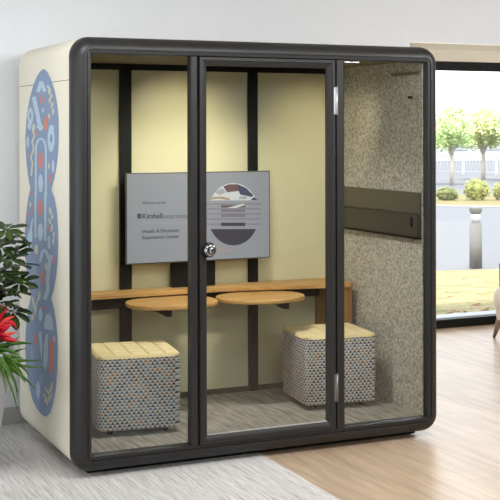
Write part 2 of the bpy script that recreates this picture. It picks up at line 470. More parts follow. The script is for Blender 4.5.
MB().box(U0+.003, U0+.05, VS+.002, D-.003, SEAM-.002, SEAM+.002).build('seam_gasket', M['gasket'], booth)
MB().box(U1-.05, U1-.003, VS+.002, D-.003, SEAM-.002, SEAM+.002).build('seam_gasket', M['gasket'], booth)
# recessed base that carries the booth
MB().box(U0+.10, U1-.10, .12, D-.08, .006, .09).build('plinth', M['black'], booth)
# hollow inside
FZ, CZ, VB, UI0, UI1, VS0 = .125, 2.11, 1.03, .098, 2.032, .041
MB().box(U0+.052, U1-.052, VS0, VB+.02, FZ-.05, FZ).build('floor_panel', M['inner_floor'], booth)
MB().box(U0+.052, U1-.052, VS0, VB+.02, CZ, CZ+.03).build('ceiling_panel', M['inner_ceiling'], booth)
MB().box(U0+.051, UI0, VS0, VB, FZ, CZ, m=M['felt']).build('side_lining', M['felt'], booth)
lining = MB().box(UI1, U1-.051, VS0, VB, FZ, CZ, m=M['felt']).build('side_lining', M['felt'], booth)
back = MB().box(U0+.051, U1-.051, VB, D-.01, FZ-.04, CZ+.03).build('back_panel', M['back'], booth)
back['label'] = 'pale yellow glossy back wall'
for u0, u1 in ((.580, .652), (1.404, 1.466)):
    MB().box(u0, u1, VB-.022, VB, FZ, CZ-.02, bevel=.003).build('back_post', M['black'], booth)
MB().box(UI0, UI1, VB-.022, VB-.0005, CZ-.036, CZ-.001).build('top_rail', M['black'], booth)
MB().box(UI0, UI1, VB-.016, VB-.0005, FZ, FZ+.03).build('kick_rail', mat('brown_kick_rail', (70, 60, 52), rough=.6), booth)
MB().box(.80, 1.22, .10, .24, CZ-.012, CZ-.0005, bevel=.003).build('ceiling_light', glow('warm_light_diffuser', (255, 240, 214), 1.6), booth)
# things fixed on the right hand lining
MB().box(UI1-.012, UI1, .048, VB-.03, 1.245, 1.368, bevel=.002).build('marker_board', M['band'], booth)
mt_ = MB().box(UI1-.03, UI1, .048, VB-.03, 1.118, 1.243, bevel=.003).build('storage_flap', M['band_low'], booth)
MB().box(UI1-.032, UI1, .047, VB-.03, 1.107, 1.1175).build('edge_trim', M['black'], booth)
MB().box(UI1-.034, UI1-.029, .095, .118, 1.172, 1.228, bevel=.002).build('finger_slot', M['gasket'], mt_)
MB().box(UI1-.012, UI1, .055, .36, 2.032, 2.050, bevel=.002).build('air_grille', M['grey_metal'], booth)
MB().cyl((UI1, .145, 1.905), (UI1-.025, .145, 1.905), .006, .008).build('coat_hook', M['black'], booth)

# fixed glass and mullions
MB().prism([(.626, 0), (.6245, .006), (.6245, .050), (.662, .050), (.662, 0)], .112, 2.098).build('mullion', M['frame'], booth, bevel=.004)
MB().prism([(1.468, 0), (1.468, .050), (1.524, .050), (1.524, .020), (1.510, .012), (1.508, 0)], .112, 2.098).build('mullion', M['frame'], booth, bevel=.003)
MB().box(.060, .640, .030, .0375, .085, 2.125).build('glass_pane', M['glass'], booth)
MB().box(1.505, 2.084, .030, .0375, .085, 2.125).build('glass_pane', M['glass'], booth)
# thin bright gaskets along the glass foot
for a, b in ((.112, .608), (1.526, 2.036)):
    MB().box(a, b, .022, .030, .114, .119).build('glazing_bead', M['steel'] if a > 1 else M['frame'], booth)

# door
dm = MB()
ring_sweep(dm, .672, 1.459, .111, 2.097, .002,
           [(0, .040), (0, .002), (.003, -.004), (.018, -.004), (.021, .003), (.030, .005), (.0455, .016), (.0455, .032), (.030, .040)], n=2)
door = dm.build('door', M['frame'], booth, weld=True, smooth=30)
MB().box(.7140, 1.4170, .019, .0255, .1530, 2.0550).build('glass_pane', M['glass'], door)
MB().box(.7178, 1.4132, .012, .0185, .1568, .1618).build('glazing_bead', M['steel'], door)
MB().prism(rrect(.680, .756, 1.070, 1.146, .030, 8), -.012, .002, 'Y').build('lock_plate', M['black'], door, bevel=.002)
kn = MB(); kn.cyl((.722, -.012, 1.108), (.722, -.030, 1.108), .033, .031, 32); kn.cyl((.722, -.030, 1.108), (.722, -.036, 1.108), .031, .024, 32)
kn.box(.716, .728, -.046, -.034, 1.094, 1.122, bevel=.003)
knob = kn.build('lock_knob', M['chrome'], door); knob['label'] = 'round chrome thumb turn'
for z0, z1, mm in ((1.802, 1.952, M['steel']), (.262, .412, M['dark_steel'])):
    h = MB().cyl((1.4635, -.006, z0), (1.4635, -.006, z1), .0075, n=16)
    h.box(1.448, 1.462, -.006, .001, z0+.003, z1-.003)
    h.build('hinge', mm, booth)

# printed graphic on the left side, three lobes (y, z on the side face)
gm = MB(); GN = [0]
GX = U0-.0012
def gpoly(pts, m, lift=0.0):
    GN[0] += 1; i = gm.mi(m); f = gm.bm.faces.new([gm.bm.verts.new((GX-lift*.3-GN[0]*.000012, a, b)) for a, b in pts]); f.material_index = i
def px_to_side(x, y):
    # side-face coordinates of a point measured off the graphic (millimetric fit of the panel)
    a, b = x-250, y-250; r = math.radians(-0.105); c, s = math.cos(r), math.sin(r)
    X, Y = (c*a+s*b)/F, (-s*a+c*b-(130.4036-250))/F
    d = Vector((math.cos(YAW)*X+math.sin(YAW), -math.sin(YAW)*X+math.cos(YAW), -Y))
    t = (U0-CAM.x)/d.x; p = CAM+d*t
    return p.y, p.z
def P(*pts): return [px_to_side(x, y) for x, y in pts]
def ell(cx, cy, rx, ry, tilt=0, n=20):
    t = math.radians(tilt); c, s = math.cos(t), math.sin(t)
    return P(*[(cx+rx*math.cos(q)*c-ry*math.sin(q)*s, cy+rx*math.cos(q)*s+ry*math.sin(q)*c) for q in [2*PI*k/n for k in range(n)]])
def stroke(pts, wd, m, lift=.0006):
    for (x0, y0), (x1, y1) in zip(pts, pts[1:]):
        dx, dy = x1-x0, y1-y0; l = math.hypot(dx, dy) or 1; nx, ny = -dy/l*wd/2, dx/l*wd/2
        gpoly(P((x0+nx, y0+ny), (x1+nx, y1+ny), (x1-nx, y1-ny), (x0-nx, y0-ny)), m, lift)
BL = mat('graphic_blue', (124, 142, 170), rough=.6); LB = mat('graphic_pale_blue', (174, 192, 204), rough=.6)
OR = mat('graphic_orange', (198, 122, 108), rough=.6); YE = mat('graphic_yellow', (200, 194, 158), rough=.6)
GB = mat('graphic_grey_blue', (138, 152, 174), rough=.6)
outL = [(43, 69), (40, 71.5), (36.5, 77), (33, 86), (30, 97), (27.5, 110), (26, 124), (25.3, 138), (25.6, 151), (26.5, 164), (28, 176), (30.2, 188.5)]
outL += [(28.2, 198), (26.3, 212), (25, 228), (24.7, 243), (25.2, 257), (26.3, 270), (28, 284), (31, 297), (28.5, 307), (26.6, 320), (25.5, 335), (25.2, 350), (26, 366), (28.5, 384), (32.5, 400), (37, 409), (41.5, 414.5), (46.5, 416.8)]
outR = [(50.5, 412.5), (53.5, 403), (56, 388), (57.4, 370), (57.8, 352), (57.4, 336), (56, 321), (53.8, 308), (51.2, 298.5), (54, 289), (56.3, 275), (57.7, 260), (58.2, 245), (58, 229), (57, 213), (54.8, 199), (51.4, 189.5),
        (54.4, 178), (57, 163), (58.3, 148), (58.7, 133), (58.4, 118), (57, 104), (54.6, 91), (51.2, 80), (47.6, 72.5), (45, 69.6)]
gpoly(P(*outL, *outR), BL)
def A_(X, Y): return 20+X/7.14, 60+Y/7.14
def B_(X, Y): return 20+X/7.14, 125+Y/7.14
def C2(X, Y): return 20+X/7.14, 190+Y/7.14
def D2(X, Y): return 20+X/7.14, 255+Y/7.14
def E2(X, Y): return 20+X/5.0, 320+Y/5.0
def el(fn, X, Y, w_, h_, m, tilt=0, k=7.14, lift=.0006):
    x, y = fn(X, Y); gpoly(ell(x, y, w_/2/k, h_/2/k, tilt), m, lift)
def st(fn, pts, w_, m, k=7.14, lift=.0006): stroke([fn(*p) for p in pts], w_/k, m, lift)
st(A_, [(128, 228), (152, 155), (178, 225)], 26, LB); st(A_, [(195, 180), (212, 208)], 16, LB)
el(A_, 150, 283, 17, 78, OR); el(A_, 181, 285, 11, 42, OR)
for q in ((211, 222, 18, 50, 0), (222, 262, 14, 40, 20), (213, 292, 14, 36, -20), (229, 322, 14, 40, 15), (236, 368, 13, 50, 0), (209, 402, 13, 40, -10)): el(A_, *q[:4], YE, q[4])
st(A_, [(99, 262), (112, 330), (128, 400), (137, 455), (158, 492)], 30, LB)
el(A_, 75, 400, 42, 122, LB); el(A_, 74, 398, 14, 50, BL, lift=.0011)
el(A_, 186, 445, 30, 95, OR, 12); el(A_, 165, 360, 16, 34, LB); el(A_, 102, 482, 14, 50, LB); el(A_, 226, 486, 36, 44, LB)
el(B_, 68, 8, 30, 52, LB); st(B_, [(98, -10), (90, 40), (104, 75), (86, 120), (98, 165), (78, 235), (90, 270), (80, 365)], 11, YE)
st(B_, [(120, 5), (148, 38), (168, 8)], 14, LB); el(B_, 180, 12, 28, 56, OR); el(B_, 117, 60, 10, 40, OR)
el(B_, 223, 100, 50, 188, LB); el(B_, 224, 98, 20, 64, BL, lift=.0011)
arch = [B_(114, 510), B_(114, 170), B_(120, 130), B_(134, 104), B_(150, 98), B_(166, 104), B_(180, 130), B_(186, 170), B_(186, 510)]
stroke(arch, 14/7.14, LB)
stroke([C2(112, 20), C2(111, 340)], 13/7.14, LB, .0007); stroke([C2(182, 20), C2(181, 362)], 15/7.14, LB, .0007)
el(B_, 57, 122, 18, 84, LB); el(B_, 148, 253, 32, 126, OR); el(B_, 148, 414, 34, 128, LB); el(B_, 237, 295, 20, 92, LB)
el(B_, 207, 292, 12, 44, YE); el(B_, 217, 380, 18, 72, OR); el(B_, 58, 215, 10, 36, OR); el(B_, 84, 488, 16, 30, OR)
el(C2, 147, 126, 34, 116, OR); el(C2, 147, 300, 38, 126, LB); el(C2, 148, 2, 26, 24, LB)
for q in ((218, 150, 18, 60, -8), (232, 192, 14, 44, 14), (214, 224, 14, 46, -20), (228, 270, 14, 56, 10), (242, 318, 13, 44, 0), (238, 365, 14, 50, 5)): el(C2, *q[:4], YE, q[4])
el(C2, 75, 104, 13, 42, YE); el(C2, 62, 170, 11, 50, OR); el(C2, 95, 130, 12, 44, OR); el(C2, 202, 276, 16, 44, OR)
gpoly(P(*[C2(*q) for q in ((88, 196), (96, 215), (88, 262), (92, 320), (84, 400), (70, 478), (50, 430), (46, 380), (60, 320), (74, 270))]), LB, .0006)
el(C2, 208, 350, 20, 44, LB); el(C2, 209, 396, 22, 54, LB); el(C2, 118, 424, 24, 74, YE)
st(C2, [(150, 492), (160, 445), (176, 424), (194, 450), (204, 492)], 20, LB)
st(D2, [(144, 50), (158, -10)], 14, LB); st(D2, [(224, 2), (212, 60), (204, 130), (198, 190), (202, 245), (178, 318)], 28, LB)
el(D2, 163, 155, 26, 112, OR); el(D2, 187, 80, 16, 54, YE); el(D2, 243, 36, 15, 60, OR); el(D2, 100, 130, 54, 130, GB)
for q in ((140, 290, 18, 70, 6), (98, 340, 14, 90, -8), (112, 390, 13, 80, 6), (90, 440, 16, 60, 0), (124, 330, 10, 60, 14)): el(D2, *q[:4], YE, q[4])
el(D2, 148, 425, 28, 96, LB); el(D2, 172, 378, 28, 30, OR)
gpoly(P(*[D2(*q) for q in ((174, 500), (178, 455), (190, 426), (205, 418), (222, 430), (234, 465), (240, 540), (174, 525))]), LB, .0006)
el(E2, 158, 180, 24, 186, OR, 0, 5); el(E2, 172, 95, 9, 28, YE, 0, 5); el(E2, 80, 95, 15, 62, OR, 0, 5)
gpoly(P(*[E2(*q) for q in ((94, 62), (108, 56), (114, 120), (110, 200), (102, 150))]), LB, .0006)
gpoly(P(*[E2(*q) for q in ((120, 120), (132, 70), (140, 72), (140, 200), (132, 250), (118, 240))]), LB, .0006)
el(E2, 62, 190, 20, 130, GB, 0, 5); el(E2, 92, 350, 20, 86, LB, 0, 5); el(E2, 110, 300, 26, 60, GB, 0, 5)
st(E2, [(140, 415), (152, 330)], 4, YE, 5)
for q in ((128, 386, 9, 44, -28), (132, 410, 9, 36, -34), (156, 350, 9, 44, 30), (154, 386, 9, 44, 26), (136, 352, 9, 40, -26), (162, 322, 8, 36, 18)): el(E2, *q[:4], YE, q[4], 5)
gr = gm.build('printed_graphic', None, booth); gr['label'] = 'blue three-lobed printed mural of leaves and shapes'

# ------------------------------------------------------------------ counter with two swing-out leaves
ct = empty('wall_counter', (1.07, .95, .765), 'oak counter along the booth back wall on black rail', 'counter')
ctop = MB().prism([(.105, 1.026), (.105, .872), (.40, .876), (1.08, .886), (1.30, .872), (1.96, .738), (1.985, .75), (1.985, 1.026)], .760, .790)
ctop.build('worktop', M['oak'], ct, bevel=.003)
MB().box(1.865, 1.985, .765, 1.026, FZ, .760).build('end_panel', M['oak_v'], ct)
MB().box(.10, 1.865, .962, 1.006, .688, .760).build('support_rail', M['black'], ct)
lb = MB()
for cx, cy in ((.79, .715), (1.337, .700)):
    pts = []
    for k in range(64):
        a = 2*PI*k/64; c, s = math.cos(a), math.sin(a); e = 2/2.25
        pts.append((cx+.266*math.copysign(abs(c)**e, c), cy+.205*math.copysign(abs(s)**e, s)))
    lf = MB().prism(pts, .728, .752).build('table_leaf', M['oak'], ct, bevel=.006)
    b0 = .648 if cx < 1 else 1.372
    bk = MB().prism([(b0-.03, .728), (b0+.02, .712), (b0+.075, .678), (b0+.105, .678), (b0+.105, .728)], cy-.10, cy-.03, 'Y')
    bk.box(b0+.03, b0+.095, cy-.03, .962, .700, .728)
    bk.build('leaf_bracket', M['black'], lf)

# ------------------------------------------------------------------ screen
SV = .915
scr = empty('display_screen', (1.045, SV+.03, .79), 'flat display screen on black stand at the booth back wall', 'screen')
SX0, SX1, SZ0, SZ1 = .585, 1.502, .945, 1.474
MB().box(SX0, SX1, SV, SV+.018, SZ0, SZ1, bevel=.002).build('screen_case', M['screen_bezel'], scr)
face = MB().box(SX0+.006, SX1-.007, SV-.002, SV+.002, SZ0+.007, SZ1-.006).build('screen_face', screen_mat('screen_grey', (124, 125, 132)), scr)
MB().box(.888, 1.164, .966, 1.004, .791, 1.12, bevel=.004).build('screen_stand', M['black'], scr)
MB().box(.95, 1.10, SV+.018, .968, 1.0, 1.3).build('wall_mount', M['black'], scr)
INK = screen_mat('screen_ink', (48, 48, 54)); INKG = screen_mat('screen_light_ink', (78, 78, 84)); SLINE = screen_mat('screen_line', (138, 136, 142))
WH = screen_mat('screen_white', (170, 170, 174)); BRN = screen_mat('screen_brown', (92, 74, 72)); NAV = screen_mat('screen_navy', (66, 66, 84))
CHA = screen_mat('screen_charcoal', (60, 57, 66)); PUR = screen_mat('screen_mauve', (104, 98, 108)); TAN = screen_mat('screen_taupe', (140, 124, 122)); OCH = screen_mat('screen_ochre', (140, 122, 96))
FV = SV-.0025
def sx(px): return SX0 + (px-126.3)/(269.6-126.3)*(SX1-SX0) if False else _su(px)
def _su(px):
    # u on the screen plane for a horizontal position measured on the sign
    X = (px-250)/F; d = (math.cos(YAW)*X+math.sin(YAW), -math.sin(YAW)*X+math.cos(YAW)); t = (FV-CAM.y)/d[1]
    return CAM.x + d[0]*t
def _sz(px, py):
    X = (px-250)/F; t = (FV-CAM.y)/(-math.sin(YAW)*X+math.cos(YAW)); return CAM.z - (py-130.4)/F*t
def text(body, px0, px1, py_base, cap, m, bold=0.0, end=None):
    cu = bpy.data.curves.new('sign_text', 'FONT'); cu.body = body; cu.size = 1.0; cu.offset = bold; cu.extrude = 0.0
    tmp = bpy.data.objects.new('tmp_text', cu); COL.objects.link(tmp)
    dg = bpy.context.evaluated_depsgraph_get(); me = bpy.data.meshes.new_from_object(tmp.evaluated_get(dg))
    COL.objects.unlink(tmp); bpy.data.objects.remove(tmp)
    xs = [v.co.x for v in me.vertices]; x0, x1 = min(xs), max(xs)
    u0, u1 = _su(px0), _su(px1); z0 = _sz((px0+px1)/2, py_base); hz = _sz((px0+px1)/2, py_base-cap)-z0
    for v in me.vertices:
        v.co = Vector((u0+(v.co.x-x0)/(x1-x0)*(u1-u0), FV, z0+v.co.y/.70*hz))
    me.materials.clear(); me.materials.append(m)
    o = bpy.data.objects.new('sign_text', me); COL.objects.link(o); o.parent = face
    o.matrix_parent_inverse = Matrix(); 
    return o
for ch_args in (('Welcome to the', 142.3, 165.6, 203.9, 3.0, INK, .004), ('Kimball', 142.3, 162.0, 218.2, 5.0, INK, .016),
                ('International', 162.5, 196.5, 218.2, 5.0, INKG, .003), ('Health & Education', 142.3, 179, 232.3, 3.5, INK, .012),
                ('Experience Center', 142.3, 179, 238.4, 3.5, INK, .012)):
    o = text(*ch_args)
gb = MB()
def spoly(pts, m, lift=0.0):
    i = gb.mi(m); f = gb.bm.faces.new([gb.bm.verts.new((_su(x), FV-lift, _sz(x, y))) for x, y in pts]); f.material_index = i
def srect(x0, y0, x1, y1, m, lift=0.0): spoly([(x0, y0), (x1, y0), (x1, y1), (x0, y1)], m, lift)
srect(137.2, 213.6, 141.0, 218.2, INK); srect(138.1, 215.75, 140.1, 216.05, WH, .0004)
srect(144, 222.6, 188, 223.1, SLINE)
CXs, CYs, RX, RZ = 233.2, 214.2, 25.8, 31.2
def arc_seg(y0, y1, m, inset=0, lift=0.0):
    L_, R_ = [], []
    for k in range(25):
        y = y0+(y1-y0)*k/24; t = max(0, 1-((y-CYs)/RZ)**2)**.5*RX-inset
        L_.append((CXs-t, y)); R_.append((CXs+t, y))
    if abs(R_[0][0]-L_[0][0]) < .2: L_[0] = (CXs-.15, y0); R_[0] = (CXs+.15, y0)
    if abs(R_[-1][0]-L_[-1][0]) < .2: L_[-1] = (CXs-.15, y1); R_[-1] = (CXs+.15, y1)
    spoly(L_+R_[::-1], m, lift)
arc_seg(CYs-RZ+.02, 200.4, WH); arc_seg(229.0, CYs+RZ-.02, CHA)
spoly([(223, 186.3), (229, 184.2), (237, 184.2), (240, 187), (238.5, 191), (227, 192.2)], BRN, .0004)
spoly([(237.5, 184.2), (246, 188), (253, 195), (252, 197), (240, 194.5), (238.5, 191)], NAV, .0004)
spoly([(208.5, 200.2), (213, 196.8), (222, 196.5), (230, 198.5), (229, 200.2), (218, 198.4)], OCH, .0004)
spoly([(214, 192), (222, 188), (226, 192), (220, 195)], SLINE, .0004)
spoly([(238, 199), (240, 196.5), (246, 196), (247, 199)], SLINE, .0004)
spoly([(254, 197), (257.5, 200.2), (250, 200.2)], NAV, .0004)
for y in (203.9, 208.9, 213.9, 219.0, 224.1): srect(205, y-.45, 261, y+.45, PUR)
for y, hgt, m in ((206.3, 1.3, BRN), (210.8, 1.4, PUR), (215.4, 1.5, PUR), (224.3, 1.7, CHA)): srect(221, y-hgt, 245, y+hgt, m, .0004)
spoly([(226, 208), (243, 203.6), (245, 205), (236, 208)], WH, .0007)
srect(217.5, 249.6, 233, 251.8, TAN); srect(217.5, 246.8, 223, 248.2, OCH)
gb.build('sign_picture', None, face)

# ------------------------------------------------------------------ ottomans
def ottoman(x, y, rz, label):
    o = empty('ottoman', (x, y, FZ), label, 'ottoman', 'ottomans inside the booth', rz, world_parts=False)
    w2, d2 = .222, .208
    b = bmesh.new(); bmesh.ops.create_cube(b, size=1)
    for v in b.verts: v.co = Vector((v.co.x*2*w2, v.co.y*2*d2, .030+(v.co.z+.5)*.375))
    bmesh.ops.bevel(b, geom=[e for e in b.edges if abs(e.verts[0].co.z-e.verts[1].co.z) > .1], offset=.042, segments=6, profile=.5, affect='EDGES')
    bmesh.ops.bevel(b, geom=[e for e in b.edges if e.verts[0].co.z < .04 and e.verts[1].co.z < .04 and len(e.link_faces) == 2 and any(abs(f.normal.z) > .9 for f in e.link_faces)], offset=.012, segments=2, profile=.5, affect='EDGES')
    mb = MB(); mb.merge(b); mb.build('body', M['fabric'], o, smooth=35)
    # quilted pad: gentle dome with stitched grooves and rolled edge
    n = 110; mb = MB(); V = {}
    for i in range(n+1):
        for j in range(n+1):
            s, t = i/n*2-1, j/n*2-1
            e = max(abs(s), abs(t)); roll = max(0, (e-.86)/.14)
            xx, yy = s*(w2+.002), t*(d2+.002)
            # round the plan corners
            ox, oy = max(0, abs(xx)-(w2-.042)), max(0, abs(yy)-(d2-.042)); rr = math.hypot(ox, oy)
            if rr > .044:
                k = .044/rr; xx = math.copysign(w2-.042+ox*k, xx); yy = math.copysign(d2-.042+oy*k, yy)
            g = 0
            for q in (-.6, -.2, .2, .6):
                g = max(g, math.exp(-((s-q)/.017)**2), math.exp(-((t-q)/.017)**2))
            z = .425 - .0195*(1-math.sqrt(max(0, 1-roll**2))) - .011*g*(1-roll)
            V[i, j] = mb.bm.verts.new((xx, yy, z))
    for i in range(n):
        for j in range(n):
            f = mb.bm.faces.new((V[i, j], V[i+1, j], V[i+1, j+1], V[i, j+1])); f.smooth = True
    rim = [V[i, 0] for i in range(n)]+[V[n, j] for j in range(n)]+[V[i, n] for i in range(n, 0, -1)]+[V[0, j] for j in range(n, 0, -1)]
    low = [mb.bm.verts.new((v.co.x, v.co.y, .4045)) for v in rim]
    for k in range(len(rim)):
        f = mb.bm.faces.new((rim[k], rim[(k+1) % len(rim)], low[(k+1) % len(rim)], low[k])); f.smooth = True
    mb.bm.faces.new(low)
    mb.build('seat_pad', M['pad'], o)
    for sx_ in (-1, 1):
        for sy in (-1, 1):
            MB().cyl((sx_*.15, sy*.135, 0.0005), (sx_*.15, sy*.135, .032), .016, .02, 16).build('foot', M['black'], o)
    return o
ott = ottoman(.475, .478, math.radians(-8.0), 'patterned ottoman with yellow seat behind the left glass pane')
o2 = copy_tree(ott); o2.location = (1.715, .565, FZ); o2.rotation_euler.z = math.radians(-6.5)
o2['label'] = 'patterned ottoman with yellow seat by the felt wall, nearer the hinges'

# ------------------------------------------------------------------ plants on the left
PX, PY = -.455, .42
pl = empty('planter', (PX, PY, .006), 'tall tapered pale grey planter on the carpet at left', 'planter')
MB().lathe([(.16, .006), (.164, .012), (.262, .598), (.266, .611), (.262, .617), (.238, .617), (.232, .60), (.225, .56), (.0001, .56)], (PX, PY, 0), 48).build('pot', M['pot'], pl, smooth=35)
MB().lathe([(.0001, .5605), (.226, .5605), (.226, .580), (.12, .586), (.0001, .588)], (PX, PY, 0), 32).build('soil', M['soil'], pl)

def strap(mb, base, az, length, up, droop, width, m, seg=14, twist=0):
    """arching strap leaf with a keel, as a thin closed ribbon"""
    i = mb.mi(m); p = Vector(base); el_ = up; ring = []
    for k in range(seg+1):
        t = k/seg; w_ = width*(.55+.9*t if t < .4 else .91*(1-((t-.4)/.6)**2.2)+.02)
        d = Vector((math.cos(az)*math.cos(el_), math.sin(az)*math.cos(el_), math.sin(el_)))
        side = Vector((-math.sin(az), math.cos(az), 0)); up_v = side.cross(d) * -1
        if up_v.z < 0: up_v = -up_v
        keel = p; l = p + side*w_ + up_v*w_*.35; r = p - side*w_ + up_v*w_*.35
        ring.append([mb.bm.verts.new(q) for q in (l, keel, r, keel-up_v*.0025)])
        p = p + d*(length/seg); el_ -= droop/seg*(.4+1.2*t)
    for A, B in zip(ring, ring[1:]):
        for a, b in ((0, 1), (1, 2), (2, 3), (3, 0)):
            f = mb.bm.faces.new((A[a], A[b], B[b], B[a])); f.material_index = i; f.smooth = True
def blade(mb, p0, p1, p2, width, m, seg=14, tip=.02, curl=.35, roll=.95):
    """strap leaf along a quadratic curve, keeled, closed and thin"""
    i = mb.mi(m); p0, p1, p2 = Vector(p0), Vector(p1), Vector(p2); ring = []
    for k in range(seg+1):
        t = k/seg; p = p0*(1-t)**2 + p1*2*t*(1-t) + p2*t*t
        d = ((p1-p0)*(1-t) + (p2-p1)*t).normalized()
        side = d.cross(Vector((0, 0, 1)))
        side = side.normalized() if side.length > 1e-3 else Vector((0, 1, 0)); uv = side.cross(d)
        cr_, sr_ = math.cos(roll), math.sin(roll); side, uv = side*cr_ + uv*sr_, uv*cr_ - side*sr_
        w_ = width*(.6+1.0*t if t < .4 else max(tip, 1-((t-.4)/.6)**2))
        l = p + side*w_ + uv*w_*curl; r = p - side*w_ + uv*w_*curl
        ring.append([mb.bm.verts.new(q) for q in (l, p, r, p-uv*.0022)])
    for A, B in zip(ring, ring[1:]):
        for a, b in ((0, 1), (1, 2), (2, 3), (3, 0)):
            f = mb.bm.faces.new((A[a], A[b], B[b], B[a])); f.material_index = i; f.smooth = True
rnd = random.Random(5)
bx, by = -.385, .335
br = empty('bromeliad', (bx, by, .58), 'red flowering bromeliad with arching green strap leaves in the grey planter', 'plant')
lm = MB()
for k in range(26):                                       # all-round rosette
    az = 2.399*k; 
    if -1.0 < (az+PI) % (2*PI)-PI < 1.0: continue
    ln = rnd.uniform(.26, .36); up = rnd.uniform(.03, .16); dz = rnd.uniform(-.12, .08)
    c, s_ = math.cos(az), math.sin(az)
    blade(lm, (bx+.02*c, by+.02*s_, .59), (bx+ln*.6*c, by+ln*.6*s_, .62+up), (bx+ln*c, by+ln*s_, .58+dz), rnd.uniform(.017, .022), M['leaf'])
for tip, mid, wd_ in (((-.112, .30, .640), (-.25, .31, .668), .017), ((-.078, .27, .560), (-.24, .28, .56), .0135), ((-.062, .25, .525), (-.22, .27, .535), .012), ((-.150, .24, .490), (-.20, .25, .600), .016),
                      ((-.215, .22, .385), (-.22, .22, .56), .016), ((-.175, .33, .680), (-.28, .33, .60), .020), ((-.135, .36, .612), (-.28, .35, .57), .020), ((-.125, .20, .425), (-.20, .22, .53), .014),
                      ((-.20, .15, .56), (-.28, .22, .61), .019), ((-.19, .40, .66), (-.29, .38, .66), .019), ((-.24, .10, .46), (-.29, .2, .60), .018), ((-.17, .28, .575), (-.26, .29, .60), .020), ((-.15, .45, .56), (-.26, .40, .63), .018),
                      ((-.26, .16, .44), (-.29, .2, .63), .019), ((-.215, .20, .53), (-.27, .24, .645), .019), ((-.24, .12, .36), (-.27, .16, .56), .018), ((-.20, .22, .60), (-.27, .27, .65), .020), ((-.17, .24, .46), (-.22, .25, .60), .018), ((-.235, .16, .57), (-.28, .2, .64), .02), ((-.21, .30, .455), (-.25, .30, .58), .017), ((-.19, .18, .48), (-.26, .22, .60), .017)):
    blade(lm, (bx+.02, by-.005, .585), mid, tip, wd_, M['leaf'])
lm.build('leaf_rosette', M['leaf'], br)
rm = MB(); fx, fy = -.315, .315
rm.tube([(bx+.01, by, .585), (fx-.01, fy, .66), (fx, fy, .75)], [.013, .012, .009], m=M['bract'])
for k in range(26):
    az = 2.4*k; t = k/26; ln = rnd.uniform(.09, .125)*(1-.35*t); c, s_ = math.cos(az), math.sin(az)
    z0 = .665+.09*t
    blade(rm, (fx, fy, z0), (fx+ln*.55*c, fy+ln*.55*s_, z0+.03+.05*t), (fx+ln*c, fy+ln*s_, z0+.02+.085*t+rnd.uniform(-.02, .02)),   .018, M['bract'] if k % 4 else M['bract_tip'], 9)
for tip, mid, mm in (((-.198, .30, .722), (-.235, .305, .800), 'bract'), ((-.210, .29, .790), (-.27, .30, .765), 'bract_tip'), ((-.240, .30, .828), (-.285, .31, .79), 'bract_tip'), ((-.192, .28, .664), (-.25, .29, .665), 'bract'),
                     ((-.262, .31, .845), (-.30, .31, .80), 'bract_tip'), ((-.222, .27, .750), (-.27, .28, .74), 'bract'), ((-.235, .26, .69), (-.28, .28, .70), 'bract'), ((-.228, .33, .775), (-.27, .33, .72), 'bract')):
    blade(rm, (fx, fy, .69), mid, tip, .021, M[mm], 10)
rm.build('flower_spike', None, br)

um = empty('umbrella_plant', (PX-.02, PY+.10, .58), 'dark green leafy umbrella plant rising behind the red flower', 'plant')
tm, fm2 = MB(), MB()
def leaflet(mb, p, d, n_, ln, wd):
    d = d.normalized(); s = d.cross(n_).normalized(); n_ = s.cross(d).normalized()
    prof_ = [(0, .12), (.2, .55), (.45, .9), (.7, 1.0), (.88, .72), (1.0, .12)]
    rows = []
    for t, w_ in prof_:
        c = p + d*(ln*t) - n_*(ln*.22*t*t)
        rows.append([mb.bm.verts.new(q) for q in (c + s*wd*w_ + n_*wd*.18*w_, c, c - s*wd*w_ + n_*wd*.18*w_, c-n_*.0015)])
    for A, B in zip(rows, rows[1:]):
        for a, b in ((0, 1), (1, 2), (2, 3), (3, 0)):
            f = mb.bm.faces.new((A[a], A[b], B[b], B[a])); f.smooth = True
def whorl(c, axis, r, nl=8):
    axis = axis.normalized(); a = axis.orthogonal().normalized(); b = axis.cross(a); ph = rnd.uniform(0, 6)
    for k in range(nl):
        t = ph+2*PI*k/nl; d = (a*math.cos(t)+b*math.sin(t))*.93 + axis*rnd.uniform(-.15, .30)
        pe = c + d.normalized()*r*.2
        tm.tube([c, pe], .0016, 5)
        leaflet(fm2, pe, d, axis, r*rnd.uniform(.78, 1.0), r*.23)
base = Vector((PX-.03, PY+.08, .58))
stems = [(-.05, .06, .60), (.05, -.02, .52), (-.10, -.05, .56), (.10, .08, .42), (-.02, .12, .66)]
spots = []
for dx, dy, h_ in stems:
    top = base + Vector((dx*1.6, dy*1.2, h_))
    mid = base + Vector((dx*.6, dy*.6, h_*.5))
    tm.tube([base + Vector((dx*.3, dy*.3, 0)), mid, top], [.009, .007, .004], 7)
    for k in range(9):
        t = .22+.78*k/8; org = (base+Vector((dx*.3, dy*.3, 0))).lerp(mid, min(1, t*2)) if t < .5 else mid.lerp(top, (t-.5)*2)
        az = rnd.uniform(0, 2*PI); ln = rnd.uniform(.08, .18)
        spots.append((org, org + Vector((math.cos(az)*ln, math.sin(az)*ln, rnd.uniform(.02, .08)))))
